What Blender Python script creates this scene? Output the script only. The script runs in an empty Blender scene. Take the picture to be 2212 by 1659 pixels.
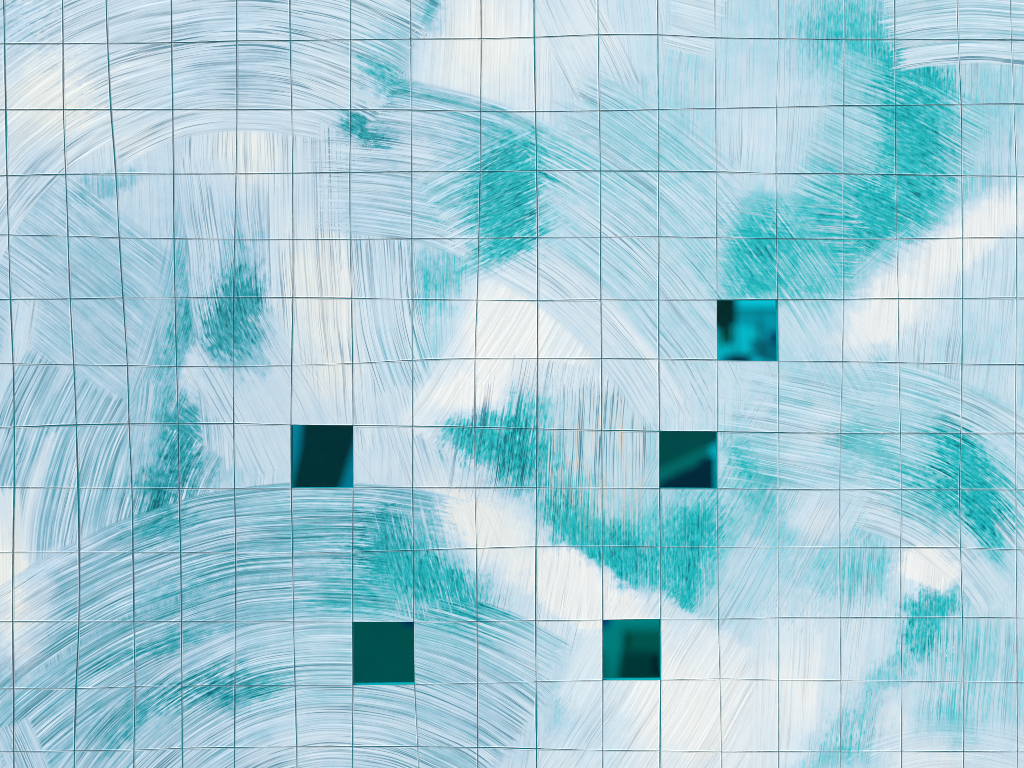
import bpy, math, random
from math import radians as R, sin, cos, pi, atan2, hypot
from mathutils import Vector, noise
random.seed(7)
SC = bpy.context.scene
COL = SC.collection

# ------------------------------------------------------------------ camera, sky, sun, exposure
# the painted panel stands upright in the plane y = 0; 1.024 m of it fill the picture's width
DIST = 1.40
cam_d = bpy.data.cameras.new('camera'); cam = bpy.data.objects.new('camera', cam_d); COL.objects.link(cam)
cam.location = (0, -DIST, 0); cam.rotation_euler = (R(90), 0, 0)
cam_d.sensor_width = 36; cam_d.lens = 36 * DIST / 1.024
cam_d.clip_start = 0.05; cam_d.clip_end = 200
cam_d.dof.use_dof = True; cam_d.dof.focus_distance = DIST
cam_d.dof.aperture_fstop = (cam_d.lens / 1000) / 0.015
SC.camera = cam
world = bpy.data.worlds.new('World'); SC.world = world; world.use_nodes = True
wn = world.node_tree.nodes; wn.clear()
SUN_EL, SUN_AZ = R(44), R(-48)          # azimuth from the panel's normal, towards the left
sky = wn.new('ShaderNodeTexSky'); sky.sky_type = 'NISHITA'; sky.sun_disc = False
sky.sun_elevation = SUN_EL; sky.sun_rotation = R(180) - SUN_AZ
bg = wn.new('ShaderNodeBackground'); bg.inputs['Strength'].default_value = 0.13
wo = wn.new('ShaderNodeOutputWorld')
world.node_tree.links.new(sky.outputs[0], bg.inputs[0]); world.node_tree.links.new(bg.outputs[0], wo.inputs[0])
sun_d = bpy.data.lights.new('sun', 'SUN'); sun_d.energy = 4.2; sun_d.angle = R(0.5); sun_d.color = (1.0, 0.965, 0.915)
sun = bpy.data.objects.new('sun', sun_d); COL.objects.link(sun)
sdir = Vector((sin(SUN_AZ) * cos(SUN_EL), -cos(SUN_AZ) * cos(SUN_EL), sin(SUN_EL)))
sun.rotation_euler = sdir.to_track_quat('Z', 'Y').to_euler(); sun.location = sdir * 5
SC.view_settings.view_transform = 'Standard'; SC.view_settings.look = 'None'
SC.view_settings.exposure = 0.08; SC.view_settings.gamma = 1
SC.cycles.pixel_filter_type = 'BLACKMAN_HARRIS'; SC.cycles.filter_width = 0.95

# ------------------------------------------------------------------ units: the panel is measured in its own small unit (2212 across)
U = 1.024 / 2212
def sx(s): return (s - 1106) * U
def sz(t): return (829.5 - t) * U
def lin(c):
    return tuple(((v / 255) / 12.92 if v / 255 <= 0.04045 else ((v / 255 + 0.055) / 1.055) ** 2.4) for v in c) + (1,)

# ------------------------------------------------------------------ the scored grid (knots of the 18 upright and 12 level lines)
def zz(o, pts):     # knots measured on an enlarged crop whose corner is o
    k = 1100 / 1659
    return [((o[0] + x * k) / 4096 * 2212, (o[1] + y * k) / 4096 * 2212) for x, y in pts]
VL = {
 1: zz((0,0), [(22,0),(28,265),(36,662),(43,1060),(52,1418)]) + zz((0,1000), [(64,298),(80,687),(87,1068),(87,1433)]) + zz((0,1972), [(80,357),(78,775),(82,1180),(84,1560),(85,1659)]),
 2: zz((0,0), [(377,0),(381,264),(384,661),(397,1052),(411,1425)]) + zz((0,1000), [(425,295),(446,693),(461,1056),(473,1436)]) + zz((0,1972), [(479,357),(477,773),(460,1180),(450,1555),(447,1659)]),
 3: zz((0,0), [(637,0),(650,261),(670,661),(700,1050),(720,1435)]) + zz((0,1000), [(743,290),(769,698),(780,1050),(796,1437)]) + zz((0,1972), [(803,357),(809,775),(816,1168),(809,1550),(808,1659)]),
 4: zz((0,0), [(1032,0),(1036,259),(1042,661),(1047,1050),(1051,1440)]) + zz((0,1000), [(1057,289),(1067,703),(1076,1049),(1082,1440)]) + zz((0,1972), [(1090,358),(1095,775),(1098,1163),(1100,1540),(1102,1659)]),
 5: zz((0,0), [(1428,0),(1429,248),(1430,662),(1424,1048),(1416,1443)]) + zz((0,1000), [(1410,286),(1407,704),(1410,1048),(1416,1440)]) + zz((0,1972), [(1422,362),(1420,777),(1418,1162),(1414,1535),(1414,1659)]),
 6: zz((1000,0), [(240,0),(243,245),(252,660),(257,1045),(260,1445)]) + zz((1000,1000), [(259,288),(252,695),(247,1055),(250,1437)]) + zz((1000,1972), [(258,362),(263,777),(272,1161),(282,1530),(285,1659)]),
 7: zz((1000,0), [(605,0),(606,240),(607,662),(603,1040),(605,1444)]) + zz((1000,1000), [(612,292),(620,684),(622,1060),(622,1435)]) + zz((1000,1972), [(619,356),(618,778),(621,1160),(618,1529),(615,1659)]),
 8: zz((1000,0), [(970,0),(970,236),(973,665),(975,1037),(977,1440)]) + zz((1000,1000), [(978,298),(979,666),(981,1063),(981,1434)]) + zz((1000,1972), [(987,346),(988,778),(993,1155),(1012,1531),(1020,1659)]),
 9: zz((1000,0), [(1392,0),(1395,234),(1392,672),(1388,1036),(1380,1437)]) + zz((1000,1000), [(1370,302),(1358,655),(1358,1070),(1358,1434)]) + zz((1000,1972), [(1366,334),(1370,776),(1373,1148),(1373,1535),(1376,1659)]),
 10: zz((2000,0), [(205,0),(207,225),(215,673),(222,1030),(227,1432)]) + zz((2000,1000), [(228,304),(226,654),(224,1080),(221,1435)]) + zz((2000,1972), [(218,324),(216,770),(218,1139),(221,1543),(222,1659)]),
 11: zz((2000,0), [(590,0),(593,210),(600,669),(605,1032),(607,1430)]) + zz((2000,1000), [(609,301),(612,655),(614,1088),(616,1437)]) + zz((2000,1972), [(617,321),(620,766),(620,1130),(620,1552),(619,1659)]),
 12: zz((2000,0), [(950,0),(952,210),(955,661),(956,1033),(959,1429)]) + zz((2000,1000), [(957,301),(959,658),(963,1094),(964,1438)]) + zz((2000,1972), [(967,325),(968,761),(970,1128),(966,1556),(965,1659)]),
 13: zz((2000,0), [(1294,0),(1297,228),(1300,654),(1303,1037),(1307,1434)]) + zz((2000,1000), [(1308,301),(1310,664),(1312,1097),(1312,1440)]) + zz((2000,1972), [(1314,326),(1318,760),(1327,1121),(1335,1562),(1338,1659)]),
 14: zz((2996,0), [(178,0),(176,234),(166,647),(163,1046),(167,1440)]) + zz((2996,1000), [(173,300),(178,670),(176,1102),(175,1444)]) + zz((2996,1972), [(176,326),(176,753),(177,1128),(178,1559),(177,1659)]),
 15: zz((2996,0), [(574,0),(573,237),(570,638),(567,1049),(568,1442)]) + zz((2996,1000), [(569,298),(563,674),(551,1106),(547,1447)]) + zz((2996,1972), [(547,328),(550,752),(554,1132),(551,1558),(545,1659)]),
 16: zz((2996,0), [(878,0),(880,237),(883,636),(886,1054),(892,1442)]) + zz((2996,1000), [(900,293),(905,680),(914,1105),(918,1444)]) + zz((2996,1972), [(916,329),(916,750),(922,1136),(919,1557),(922,1659)]),
 17: zz((2996,0), [(1251,0),(1262,239),(1280,629),(1284,1061),(1287,1436)]) + zz((2996,1000), [(1287,292),(1285,688),(1277,1106),(1270,1443)]) + zz((2996,1972), [(1276,331),(1288,750),(1292,1140),(1294,1560),(1292,1659)]),
 18: zz((2996,0), [(1573,0),(1583,241),(1598,627),(1612,1063),(1614,1433)]) + zz((2996,1000), [(1612,290),(1610,692),(1609,1105),(1610,1443)]) + zz((2996,1972), [(1612,343),(1616,753),(1617,1144),(1620,1557),(1620,1659)]),
}
NV, NH = 18, 12
K = {(i, j): VL[i][j] for i in VL for j in range(0, 14)}     # j = 0 top edge .. 13 bottom edge
for j in range(1, 13):                                        # first and last column run on past the picture
    K[0, j] = (K[1, j][0] - 128 - 4 * (j % 3), K[1, j][1] + (2 if j % 2 else -1))
    K[19, j] = (K[18, j][0] + 122 + 3 * (j % 4), K[18, j][1] + 2)
for i in range(0, 20):                                        # and so do the top and bottom rows
    a = K[i, 1]; b = K[i, 12]
    t = K[i, 0] if i in VL else (a[0] + (-8 if i == 0 else 4), 0)
    K[i, 0] = (t[0], a[1] - 140)
    K[i, 13] = (K[i, 13][0] if i in VL else b[0], b[1] + 134)
WV = {0:3, 1:4.2, 2:4.8, 3:4.0, 4:3.4, 5:3.0, 6:3.0, 7:2.8, 8:2.5, 9:3.0, 10:4.4, 11:3.0, 12:3.6, 13:1.9, 14:2.4, 15:2.0, 16:2.9, 17:3.2, 18:2.9, 19:3}
WH = {0:3, 1:2.7, 2:2.3, 3:3.2, 4:2.3, 5:2.9, 6:2.8, 7:3.8, 8:2.7, 9:2.4, 10:2.5, 11:2.1, 12:2.9, 13:3}
OPEN = {(6, 7), (13, 5), (12, 7), (7, 10), (11, 10)}          # cell (i, j) lies right of line i and below line j
def cr(p0, p1, p2, p3, t):
    return tuple(0.5 * (2*b + (-a + c)*t + (2*a - 5*b + 4*c - d)*t*t + (-a + 3*b - 3*c + d)*t**3) for a, b, c, d in zip(p0, p1, p2, p3))
SEG = 14
def edge_v(i, j):       # along upright line i from level line j to j+1
    g = lambda q: K[i, min(13, max(0, q))]
    return [cr(g(j-1), g(j), g(j+1), g(j+2), k / SEG) for k in range(SEG + 1)]
def edge_h(i, j):
    g = lambda q: K[min(19, max(0, q)), j]
    return [cr(g(i-1), g(i), g(i+1), g(i+2), k / SEG) for k in range(SEG + 1)]
def lw(base, x, y, s):  # a scored line's half width, uneven along its run
    n = noise.noise(Vector((x * .006 + s * 9.1, y * .006, s * 3.3))) * .55 + noise.noise(Vector((x * .19, y * .19, s * 7.7))) * .22 + noise.noise(Vector((x * .05, y * .05, s * 5.1))) * .16
    return max(.42, base * .35 * (0.85 + n))

# ------------------------------------------------------------------ node helpers
class NT:
    def __init__(s, tree): s.t = tree
    def put(s, node, key, v):
        if v is None: return
        if isinstance(v, bpy.types.NodeSocket): s.t.links.new(v, node.inputs[key])
        else: node.inputs[key].default_value = v
    def m(s, op, a, b=None, c=None, clamp=False):
        n = s.t.nodes.new('ShaderNodeMath'); n.operation = op; n.use_clamp = clamp
        s.put(n, 0, a); s.put(n, 1, b); s.put(n, 2, c); return n.outputs[0]
    def comb(s, x, y, z):
        n = s.t.nodes.new('ShaderNodeCombineXYZ'); s.put(n, 0, x); s.put(n, 1, y); s.put(n, 2, z); return n.outputs[0]
    def sep(s, v):
        n = s.t.nodes.new('ShaderNodeSeparateXYZ'); s.put(n, 0, v); return n.outputs
    def noise(s, vec, scale=1.0, detail=2.0, rough=.5, col=False, dist=0.0):
        n = s.t.nodes.new('ShaderNodeTexNoise'); s.put(n, 'Vector', vec); s.put(n, 'Scale', scale)
        s.put(n, 'Detail', detail); s.put(n, 'Roughness', rough); s.put(n, 'Distortion', dist)
        return n.outputs['Color' if col else 'Fac']
    def mr(s, v, a, b, c=0.0, d=1.0, kind='SMOOTHSTEP'):
        n = s.t.nodes.new('ShaderNodeMapRange'); n.interpolation_type = kind
        for k, q in enumerate((v, a, b, c, d)): s.put(n, k, q)
        return n.outputs[0]
    def mix(s, f, a, b):
        n = s.t.nodes.new('ShaderNodeMix'); n.data_type = 'RGBA'
        s.put(n, 0, f); s.put(n, 6, a); s.put(n, 7, b); return n.outputs[2]
    def mixf(s, f, a, b):
        n = s.t.nodes.new('ShaderNodeMix'); n.data_type = 'FLOAT'
        s.put(n, 0, f); s.put(n, 2, a); s.put(n, 3, b); return n.outputs[0]
    def ramp(s, f, stops):
        n = s.t.nodes.new('ShaderNodeValToRGB'); s.put(n, 0, f); e = n.color_ramp.elements
        while len(e) < len(stops): e.new(.5)
        for k, (p, c) in enumerate(stops): e[k].position = p; e[k].color = lin(c)
        return n.outputs[0]
def group(name, ins, outs):
    g = bpy.data.node_groups.new(name, 'ShaderNodeTree')
    for n, t in ins: g.interface.new_socket(name=n, in_out='INPUT', socket_type='NodeSocket' + t)
    for n, t in outs: g.interface.new_socket(name=n, in_out='OUTPUT', socket_type='NodeSocket' + t)
    return g, NT(g), g.nodes.new('NodeGroupInput').outputs, g.nodes.new('NodeGroupOutput')

# place on the panel: P in panel units with a slight wander, Q with a broken, feathery wander for soft patches
gP, N, I, O = group('panel_place', [], [('P', 'Vector'), ('Q', 'Vector')])
pos = N.sep(gP.nodes.new('ShaderNodeNewGeometry').outputs['Position'])
X = N.m('MULTIPLY_ADD', pos[0], 1 / U, 1106.0); Y = N.m('MULTIPLY_ADD', pos[2], -1 / U, 829.5)
P0 = N.comb(X, Y, 0.0)
w = N.sep(N.noise(P0, .0045, 1.0, .5, True))
PX = N.m('MULTIPLY_ADD', N.m('SUBTRACT', w[0], .5), 20.0, X); PY = N.m('MULTIPLY_ADD', N.m('SUBTRACT', w[1], .5), 20.0, Y)
gP.links.new(N.comb(PX, PY, 0.0), O.inputs[0])
w2 = N.sep(N.noise(P0, .022, 5.0, .68, True))
gP.links.new(N.comb(N.m('MULTIPLY_ADD', N.m('SUBTRACT', w2[0], .5), 95.0, X), N.m('MULTIPLY_ADD', N.m('SUBTRACT', w2[1], .5), 95.0, Y), 0.0), O.inputs[1])

# one sweep of the brush: an arc about (Cx, Cy); V across the bristles, W along the sweep
# F carries (bristle grain, scratches, dry flecks), D the tilt of the bristle ridges
gS, N, I, O = group('brush_sweep',
    [('P', 'Vector'), ('T', 'Float'), ('F', 'Vector'), ('D', 'Vector'), ('Cx', 'Float'), ('Cy', 'Float'), ('Mx', 'Float'), ('My', 'Float'), ('Rm', 'Float'),
     ('HalfW', 'Float'), ('HalfL', 'Float'), ('Level', 'Float'), ('Amp', 'Float'), ('Freq', 'Float'), ('Keep', 'Float'),
     ('EdgeSoft', 'Float'), ('EndRag', 'Float'), ('Scratch', 'Float'), ('Cover', 'Float'), ('Seed', 'Float')],
    [('T', 'Float'), ('F', 'Vector'), ('D', 'Vector')])
i = {s.name: s for s in I if s.name}
vt = gS.nodes.new('ShaderNodeVectorMath'); N.put(vt, 0, i['P']); N.put(vt, 1, N.comb(N.m('MULTIPLY', i['T'], 1e-5), 0.0, 0.0)); p = N.sep(vt.outputs[0])
dx = N.m('SUBTRACT', p[0], i['Cx']); dy = N.m('SUBTRACT', p[1], i['Cy'])
r = N.m('SQRT', N.m('ADD', N.m('MULTIPLY', dx, dx), N.m('MULTIPLY', dy, dy)))
a = N.m('ADD', N.m('MULTIPLY', dx, i['Mx']), N.m('MULTIPLY', dy, i['My']))
b = N.m('SUBTRACT', N.m('MULTIPLY', dy, i['Mx']), N.m('MULTIPLY', dx, i['My']))
W = N.m('MULTIPLY', N.m('ARCTAN2', b, a), i['Rm']); V = N.m('SUBTRACT', r, i['Rm'])
fv = N.m('MULTIPLY', V, i['Freq'])
n1 = N.noise(N.comb(fv, N.m('MULTIPLY', W, .014), i['Seed']), .28, 1.5, .8)
n2 = N.noise(N.comb(N.m('MULTIPLY', fv, .9), N.m('MULTIPLY', W, .10), N.m('ADD', i['Seed'], 31.7)), .026, 2.0, .6)
n3 = N.noise(N.comb(N.m('MULTIPLY', fv, 2.0), N.m('MULTIPLY', W, .022), N.m('ADD', i['Seed'], 77.7)), .19, 1.0, .5)
rag = N.noise(N.comb(N.m('MULTIPLY', fv, 1.3), N.m('MULTIPLY', W, .32), N.m('ADD', i['Seed'], 55.1)), .15, 2.0, .7)
aw = N.m('SUBTRACT', N.m('ABSOLUTE', W), N.m('MULTIPLY', N.m('SUBTRACT', N.m('MULTIPLY_ADD', n1, .5, N.m('MULTIPLY', rag, .5)), .5), N.m('MULTIPLY', i['EndRag'], 2.0)))
ml = N.mr(N.m('SUBTRACT', i['HalfL'], aw), 0.0, N.m('MULTIPLY_ADD', i['EndRag'], .45, 3.0))
av = N.m('ADD', N.m('ABSOLUTE', V), N.m('MULTIPLY', N.m('SUBTRACT', n2, .5), N.m('MULTIPLY', i['EdgeSoft'], .8)))
mw = N.mr(N.m('SUBTRACT', i['HalfW'], av), 0.0, i['EdgeSoft'])
m = N.m('MULTIPLY', N.m('MULTIPLY', ml, mw), i['Cover'])
tt = N.m('MULTIPLY_ADD', N.m('MULTIPLY', N.m('SUBTRACT', n2, .5), 1.1), i['Amp'], N.mixf(i['Keep'], i['Level'], i['T']))
gS.links.new(N.mixf(m, i['T'], tt), O.inputs[0])
band = N.mr(n2, .38, .60, .28, 1.0)
sc = N.m('MULTIPLY', N.m('MULTIPLY', N.mr(n3, .555, .615), band), i['Scratch'])
g = N.m('SUBTRACT', n1, .5)
gr = N.m('MULTIPLY', g, N.m('MULTIPLY', i['Amp'], 1.95))
def vmix(f, x, y):
    n = gS.nodes.new('ShaderNodeMix'); n.data_type = 'VECTOR'; N.put(n, 0, f); N.put(n, 4, x); N.put(n, 5, y); return n.outputs[1]
gS.links.new(vmix(m, i['F'], N.comb(gr, sc, N.m('SUBTRACT', rag, .5))), O.inputs[1])
k = N.m('DIVIDE', N.m('SUBTRACT', g, N.m('MULTIPLY', N.mr(n3, .50, .56), .06)), r)
gS.links.new(vmix(m, i['D'], N.comb(N.m('MULTIPLY', k, dx), N.m('MULTIPLY', k, dy), 0.0)), O.inputs[2])

# a patch where the paint lies thicker or thinner
gB, N, I, O = group('paint_load', [('Q', 'Vector'), ('T', 'Float'), ('F', 'Vector'), ('Cx', 'Float'), ('Cy', 'Float'), ('Ca', 'Float'), ('Sa', 'Float'),
    ('Rx', 'Float'), ('Ry', 'Float'), ('Amount', 'Float'), ('Hard', 'Float'), ('Floor', 'Float')], [('T', 'Float')])
i = {s.name: s for s in I if s.name}
vt = gB.nodes.new('ShaderNodeVectorMath'); N.put(vt, 0, i['Q']); N.put(vt, 1, N.comb(N.m('MULTIPLY', i['T'], 1e-5), 0.0, 0.0)); q = N.sep(vt.outputs[0])
dx = N.m('SUBTRACT', q[0], i['Cx']); dy = N.m('SUBTRACT', q[1], i['Cy'])
a = N.m('DIVIDE', N.m('ADD', N.m('MULTIPLY', dx, i['Ca']), N.m('MULTIPLY', dy, i['Sa'])), i['Rx'])
b = N.m('DIVIDE', N.m('SUBTRACT', N.m('MULTIPLY', dy, i['Ca']), N.m('MULTIPLY', dx, i['Sa'])), i['Ry'])
d = N.m('SQRT', N.m('ADD', N.m('MULTIPLY', a, a), N.m('MULTIPLY', b, b)))
Fb = N.sep(i['F'])
d = N.m('MULTIPLY_ADD', Fb[2], .75, N.m('MULTIPLY_ADD', Fb[0], 1.5, d))
f = N.mr(d, 1.12, i['Hard'])
gB.links.new(N.m('MAXIMUM', N.m('MULTIPLY_ADD', f, i['Amount'], i['T']), N.m('MINIMUM', i['T'], i['Floor'])), O.inputs[0])

RELIEF = 0.5
# thickness of the white paint over the teal sheet -> its colour, and the tilt of its surface
gC, N, I, O = group('paint_coat', [('P', 'Vector'), ('T', 'Float'), ('F', 'Vector'), ('D', 'Vector')], [('Color', 'Color'), ('Normal', 'Vector')])
p = N.sep(I[0]); F = N.sep(I[2])
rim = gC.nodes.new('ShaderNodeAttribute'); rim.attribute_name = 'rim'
patch = N.noise(I[0], .018, 3.0, .6)
thin = N.mr(I[1], .80, .30)
T = N.m('MULTIPLY_ADD', F[2], N.m('MULTIPLY_ADD', N.mr(I[1], .62, .25), .95, .10), I[1])
mid = N.m('MULTIPLY', N.mr(I[1], .16, .36), N.mr(I[1], .72, .50))
wane = N.mr(N.noise(I[0], .0085, 2.0), .36, .66, .45, 1.25)
T = N.m('MULTIPLY_ADD', N.m('MULTIPLY', F[0], wane), N.m('ADD', N.m('MULTIPLY_ADD', thin, .45, 1.0), N.m('MULTIPLY', mid, 1.2)), T)
T = N.m('MULTIPLY_ADD', N.m('SUBTRACT', patch, .5), .20, T)
S = N.m('MULTIPLY', N.m('MULTIPLY', F[1], N.m('MULTIPLY_ADD', wane, .6, .45)), N.mr(T, 1.05, .70, .60, 1.0))
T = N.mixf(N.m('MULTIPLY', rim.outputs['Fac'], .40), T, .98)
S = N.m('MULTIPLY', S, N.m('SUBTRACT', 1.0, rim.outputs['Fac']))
cool = [(0, (2, 112, 126)), (.10, (4, 168, 172)), (.24, (18, 186, 191)), (.38, (84, 193, 200)), (.54, (148, 206, 218)), (.68, (196, 220, 231)), (.86, (220, 231, 235)), (1.0, (235, 237, 234))]
slate = [(0, (2, 104, 118)), (.10, (10, 142, 152)), (.24, (40, 162, 174)), (.38, (92, 175, 190)), (.54, (144, 192, 210)), (.68, (190, 213, 227)), (.86, (211, 224, 229)), (1.0, (229, 232, 226))]
east = N.mr(N.m('MULTIPLY_ADD', N.m('SUBTRACT', N.noise(I[0], .0022, 1.0), .5), 1500.0, p[0]), 500.0, 1250.0)
c = N.mix(east, N.ramp(T, slate), N.ramp(T, cool))
ox = N.m('MULTIPLY_ADD', p[0], 1 / 160, -1290 / 160); oy = N.m('MULTIPLY_ADD', p[1], 1 / 210, -1000 / 210)
ow = N.m('MULTIPLY', N.mr(N.m('SQRT', N.m('ADD', N.m('MULTIPLY', ox, ox), N.m('MULTIPLY', oy, oy))), 1.0, .3), N.mr(F[0], .0, .09))
c = N.mix(N.m('MULTIPLY', ow, .72), c, lin((226, 205, 176)))
dark = N.ramp(T, [(0, (2, 86, 98)), (.35, (14, 132, 142)), (.7, (66, 138, 160)), (1.0, (92, 128, 154))])
c = N.mix(S, c, dark)
gC.links.new(c, O.inputs[0])
D = N.sep(I[3]); geo = gC.nodes.new('ShaderNodeNewGeometry')
fade = N.m('MULTIPLY', N.m('SUBTRACT', 1.0, rim.outputs['Fac']), RELIEF)
va = gC.nodes.new('ShaderNodeVectorMath'); N.put(va, 0, geo.outputs['Normal'])
N.put(va, 1, N.comb(N.m('MULTIPLY', D[0], fade), 0.0, N.m('MULTIPLY', N.m('MULTIPLY', D[1], -1.0), fade)))
vn = gC.nodes.new('ShaderNodeVectorMath'); vn.operation = 'NORMALIZE'; N.put(vn, 0, va.outputs[0])
gC.links.new(vn.outputs[0], O.inputs[1])

# ------------------------------------------------------------------ the painting: sweeps and patches, lowest first
ITEMS = []
def arc(cx, cy, r0, r1, a0, a1, lev, amp=.18, freq=1.0, keep=.25, es=8, er=60, scr=.6, cover=1.0):
    if keep <= .1: keep = 0.0
    if cover <= 0: return
    if lev < .86: lev -= .05
    am = R((a0 + a1) / 2); rm = (r0 + r1) / 2
    ITEMS.append(('S', dict(Cx=cx, Cy=cy, Mx=cos(am), My=sin(am), Rm=rm, HalfW=(r1 - r0) / 2, HalfL=R(abs(a1 - a0)) / 2 * rm, Level=lev, Amp=amp,
                 Freq=.45 + .55 * freq, Keep=keep, EdgeSoft=es, EndRag=er, Scratch=scr, Cover=cover, Seed=len(ITEMS) * 13.37 + 2)))
def line(x0, y0, x1, y1, wd, lev, bend=7000, **k):
    # a nearly straight sweep from one point to the other, wd wide; bend = radius, sign picks the side of its centre
    mx, my = (x0 + x1) / 2, (y0 + y1) / 2; L = hypot(x1 - x0, y1 - y0); ux, uy = (x1 - x0) / L, (y1 - y0) / L
    nx, ny = -uy, ux; Rr = abs(bend); s = 1 if bend > 0 else -1
    cx, cy = mx + nx * Rr * s, my + ny * Rr * s
    am = math.degrees(atan2(my - cy, mx - cx)); h = math.degrees(L / 2 / Rr)
    arc(cx, cy, Rr - wd / 2, Rr + wd / 2, am - h, am + h, lev, **k)
def blob(cx, cy, rx, ry, ang, amt, hard=.15, floor=.23):
    if amt < 0: rx *= 1.32; ry *= 1.32; amt *= 1.12; hard *= .25
    if amt < -.27:          # a thin wash round every bare patch
        ITEMS.append(('B', dict(Cx=cx, Cy=cy, Ca=cos(R(ang)), Sa=sin(R(ang)), Rx=rx * 1.2 + 26, Ry=ry * 1.2 + 26, Amount=amt * .34, Hard=-.1, Floor=.4)))
        amt *= .68
    ITEMS.append(('B', dict(Cx=cx, Cy=cy, Ca=cos(R(ang)), Sa=sin(R(ang)), Rx=rx, Ry=ry, Amount=amt, Hard=hard, Floor=floor)))
#PAINTING#
# base coat: upright sweeps over the whole sheet
line(300, -160, 320, 1840, 1000, .74, scr=.35)
line(1200, -160, 1180, 1840, 1300, .76, scr=.3)
line(2050, -160, 2010, 1840, 900, .72, scr=.3)
# ---- top centre: white upright sweeps
line(1060, -120, 1040, 420, 330, .88, amp=.12, scr=.3, es=30)
blob(1050, 90, 130, 150, 0, .18)
line(1190, -60, 1330, 230, 150, .84, amp=.16, scr=.55)
blob(1240, 120, 130, 150, 20, .10)
# ---- left middle: thin slanting sweeps running down to the right
line(-120, 420, 480, 900, 430, .66, amp=.17, scr=.6, es=20)
line(120, 560, 520, 900, 300, .68, amp=.13, scr=.45, es=60, cover=.8)
blob(240, 600, 140, 210, 30, -.05)
# steep sweeps curling down-left out of the middle
line(480, 400, 270, 1080, 190, .62, bend=1500, amp=.22, scr=.5, es=50, er=120, cover=.85)
blob(440, 500, 34, 110, 20, -.30)
blob(400, 690, 26, 120, 22, -.30)
blob(375, 950, 42, 90, 5, -.42)
blob(345, 1050, 66, 30, -18, -.38)
blob(470, 1000, 90, 60, 60, -.12)
blob(420, 800, 30, 110, 22, .26)
# ---- beneath the great arc: upright fans
line(590, 240, 640, 1000, 420, .82, bend=-6000, amp=.2, scr=.85, es=14, er=40)
line(430, 330, 520, 900, 170, .74, bend=-3000, amp=.22, scr=.6, es=40)
blob(690, 650, 120, 250, -8, .24)
blob(610, 880, 90, 60, 0, .10)
blob(540, 340, 130, 110, -10, .20)
blob(510, 690, 50, 85, 8, -.34, .3)
blob(474, 730, 30, 44, 10, -.32, .5)
blob(515, 590, 60, 150, 8, -.13)
blob(545, 760, 60, 80, 8, -.22)
# left-centre lower: slanting sweeps
line(480, 700, 640, 1010, 240, .76, amp=.18, scr=.55, es=25)
line(560, 740, 800, 1130, 230, .80, amp=.15, scr=.4, es=60, cover=.7)
blob(512, 670, 50, 90, 8, -.36, .3)
blob(474, 725, 28, 42, 10, -.28, .5)
blob(530, 760, 46, 60, 8, -.16)
# ---- dark-striped fan under the long quarter circle
arc(1900, 480, 1000, 1150, 180.5, 155, .76, amp=.26, freq=1.1, scr=.9, es=12)
line(900, 820, 1060, 1330, 260, .80, bend=-4000, amp=.16, scr=.5, es=60)
blob(850, 700, 40, 160, -10, .05)
# ---- white slanting field in the middle
line(1240, 560, 980, 1000, 330, .93, amp=.10, scr=.22, es=40, er=40)
blob(1090, 730, 150, 180, 10, .20)
blob(1250, 820, 90, 70, 0, .10)
blob(940, 590, 60, 70, 0, -.26)
blob(960, 740, 60, 110, -15, -.14)
# striped white field below it and the diagonal white band
line(1250, 780, 1130, 1400, 330, .84, bend=9000, amp=.20, freq=1.0, scr=.75, es=30, er=30)
line(1300, 810, 1285, 1260, 330, .68, amp=.30, freq=1.3, scr=1.0, es=60, er=120)
blob(1190, 970, 50, 100, 10, -.05)
blob(1060, 950, 88, 56, 12, -.50, .35, .05)
blob(1120, 1000, 62, 66, 0, -.40, .35, .05)
blob(1000, 940, 60, 40, 20, -.25, .3, .05)
blob(1010, 850, 110, 60, 0, .22)
line(1110, 800, 1060, 1110, 260, .5, keep=1, amp=.30, freq=.9, scr=1.0, es=50, er=140, bend=4000)
blob(1270, 1140, 90, 48, 32, -.30, .3)
blob(1210, 1110, 60, 30, 32, -.3, .3)
blob(1080, 1160, 270, 85, 36, .26)
blob(1000, 1110, 140, 60, 20, .12)
blob(1245, 1270, 140, 75, 35, .34, .55)
# ---- the Y of teal and the slanting sweeps right of it
line(1560, 1000, 1380, 1370, 330, .60, amp=.2, scr=.45, es=40, er=90)
line(1900, 820, 1480, 1500, 470, .66, amp=.20, scr=.55, es=50, er=60, cover=.9)
line(1800, 1030, 1560, 1480, 300, .72, bend=9000, amp=.20, scr=.6, es=60, cover=.8)
blob(1400, 1210, 130, 80, 20, -.16)
blob(1510, 1150, 44, 80, 20, -.36, .3)
blob(1485, 1230, 26, 115, 6, -.50, .3)
blob(1330, 1200, 120, 60, 32, -.20)
blob(1440, 1160, 110, 70, 0, -.10)
blob(1330, 1315, 160, 60, 44, .42, .6)
line(1400, 1040, 1400, 1340, 340, .5, keep=1, amp=.22, freq=1.1, scr=.5, es=60, er=140)
blob(1640, 1040, 60, 170, -20, -.20)
blob(1130, 890, 40, 60, 20, -.40, .3, .05)
blob(1240, 1060, 60, 50, 0, -.14)
blob(1620, 900, 60, 110, 0, .08)
blob(1740, 960, 90, 110, 0, .12)
blob(1750, 1120, 90, 60, 0, .14)
blob(1600, 990, 50, 30, 40, -.22)
# ---- bottom centre and right: white slanting sweeps
line(1610, 1370, 1280, 1900, 520, .90, amp=.11, scr=.4, es=60, er=60)
blob(1470, 1520, 260, 180, 0, .18)
blob(1280, 1540, 110, 130, 0, -.18)
line(1760, 1280, 1720, 1840, 300, .86, amp=.16, freq=1.3, scr=.35, es=60, er=200)
blob(1750, 1480, 140, 130, 0, .12)
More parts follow.
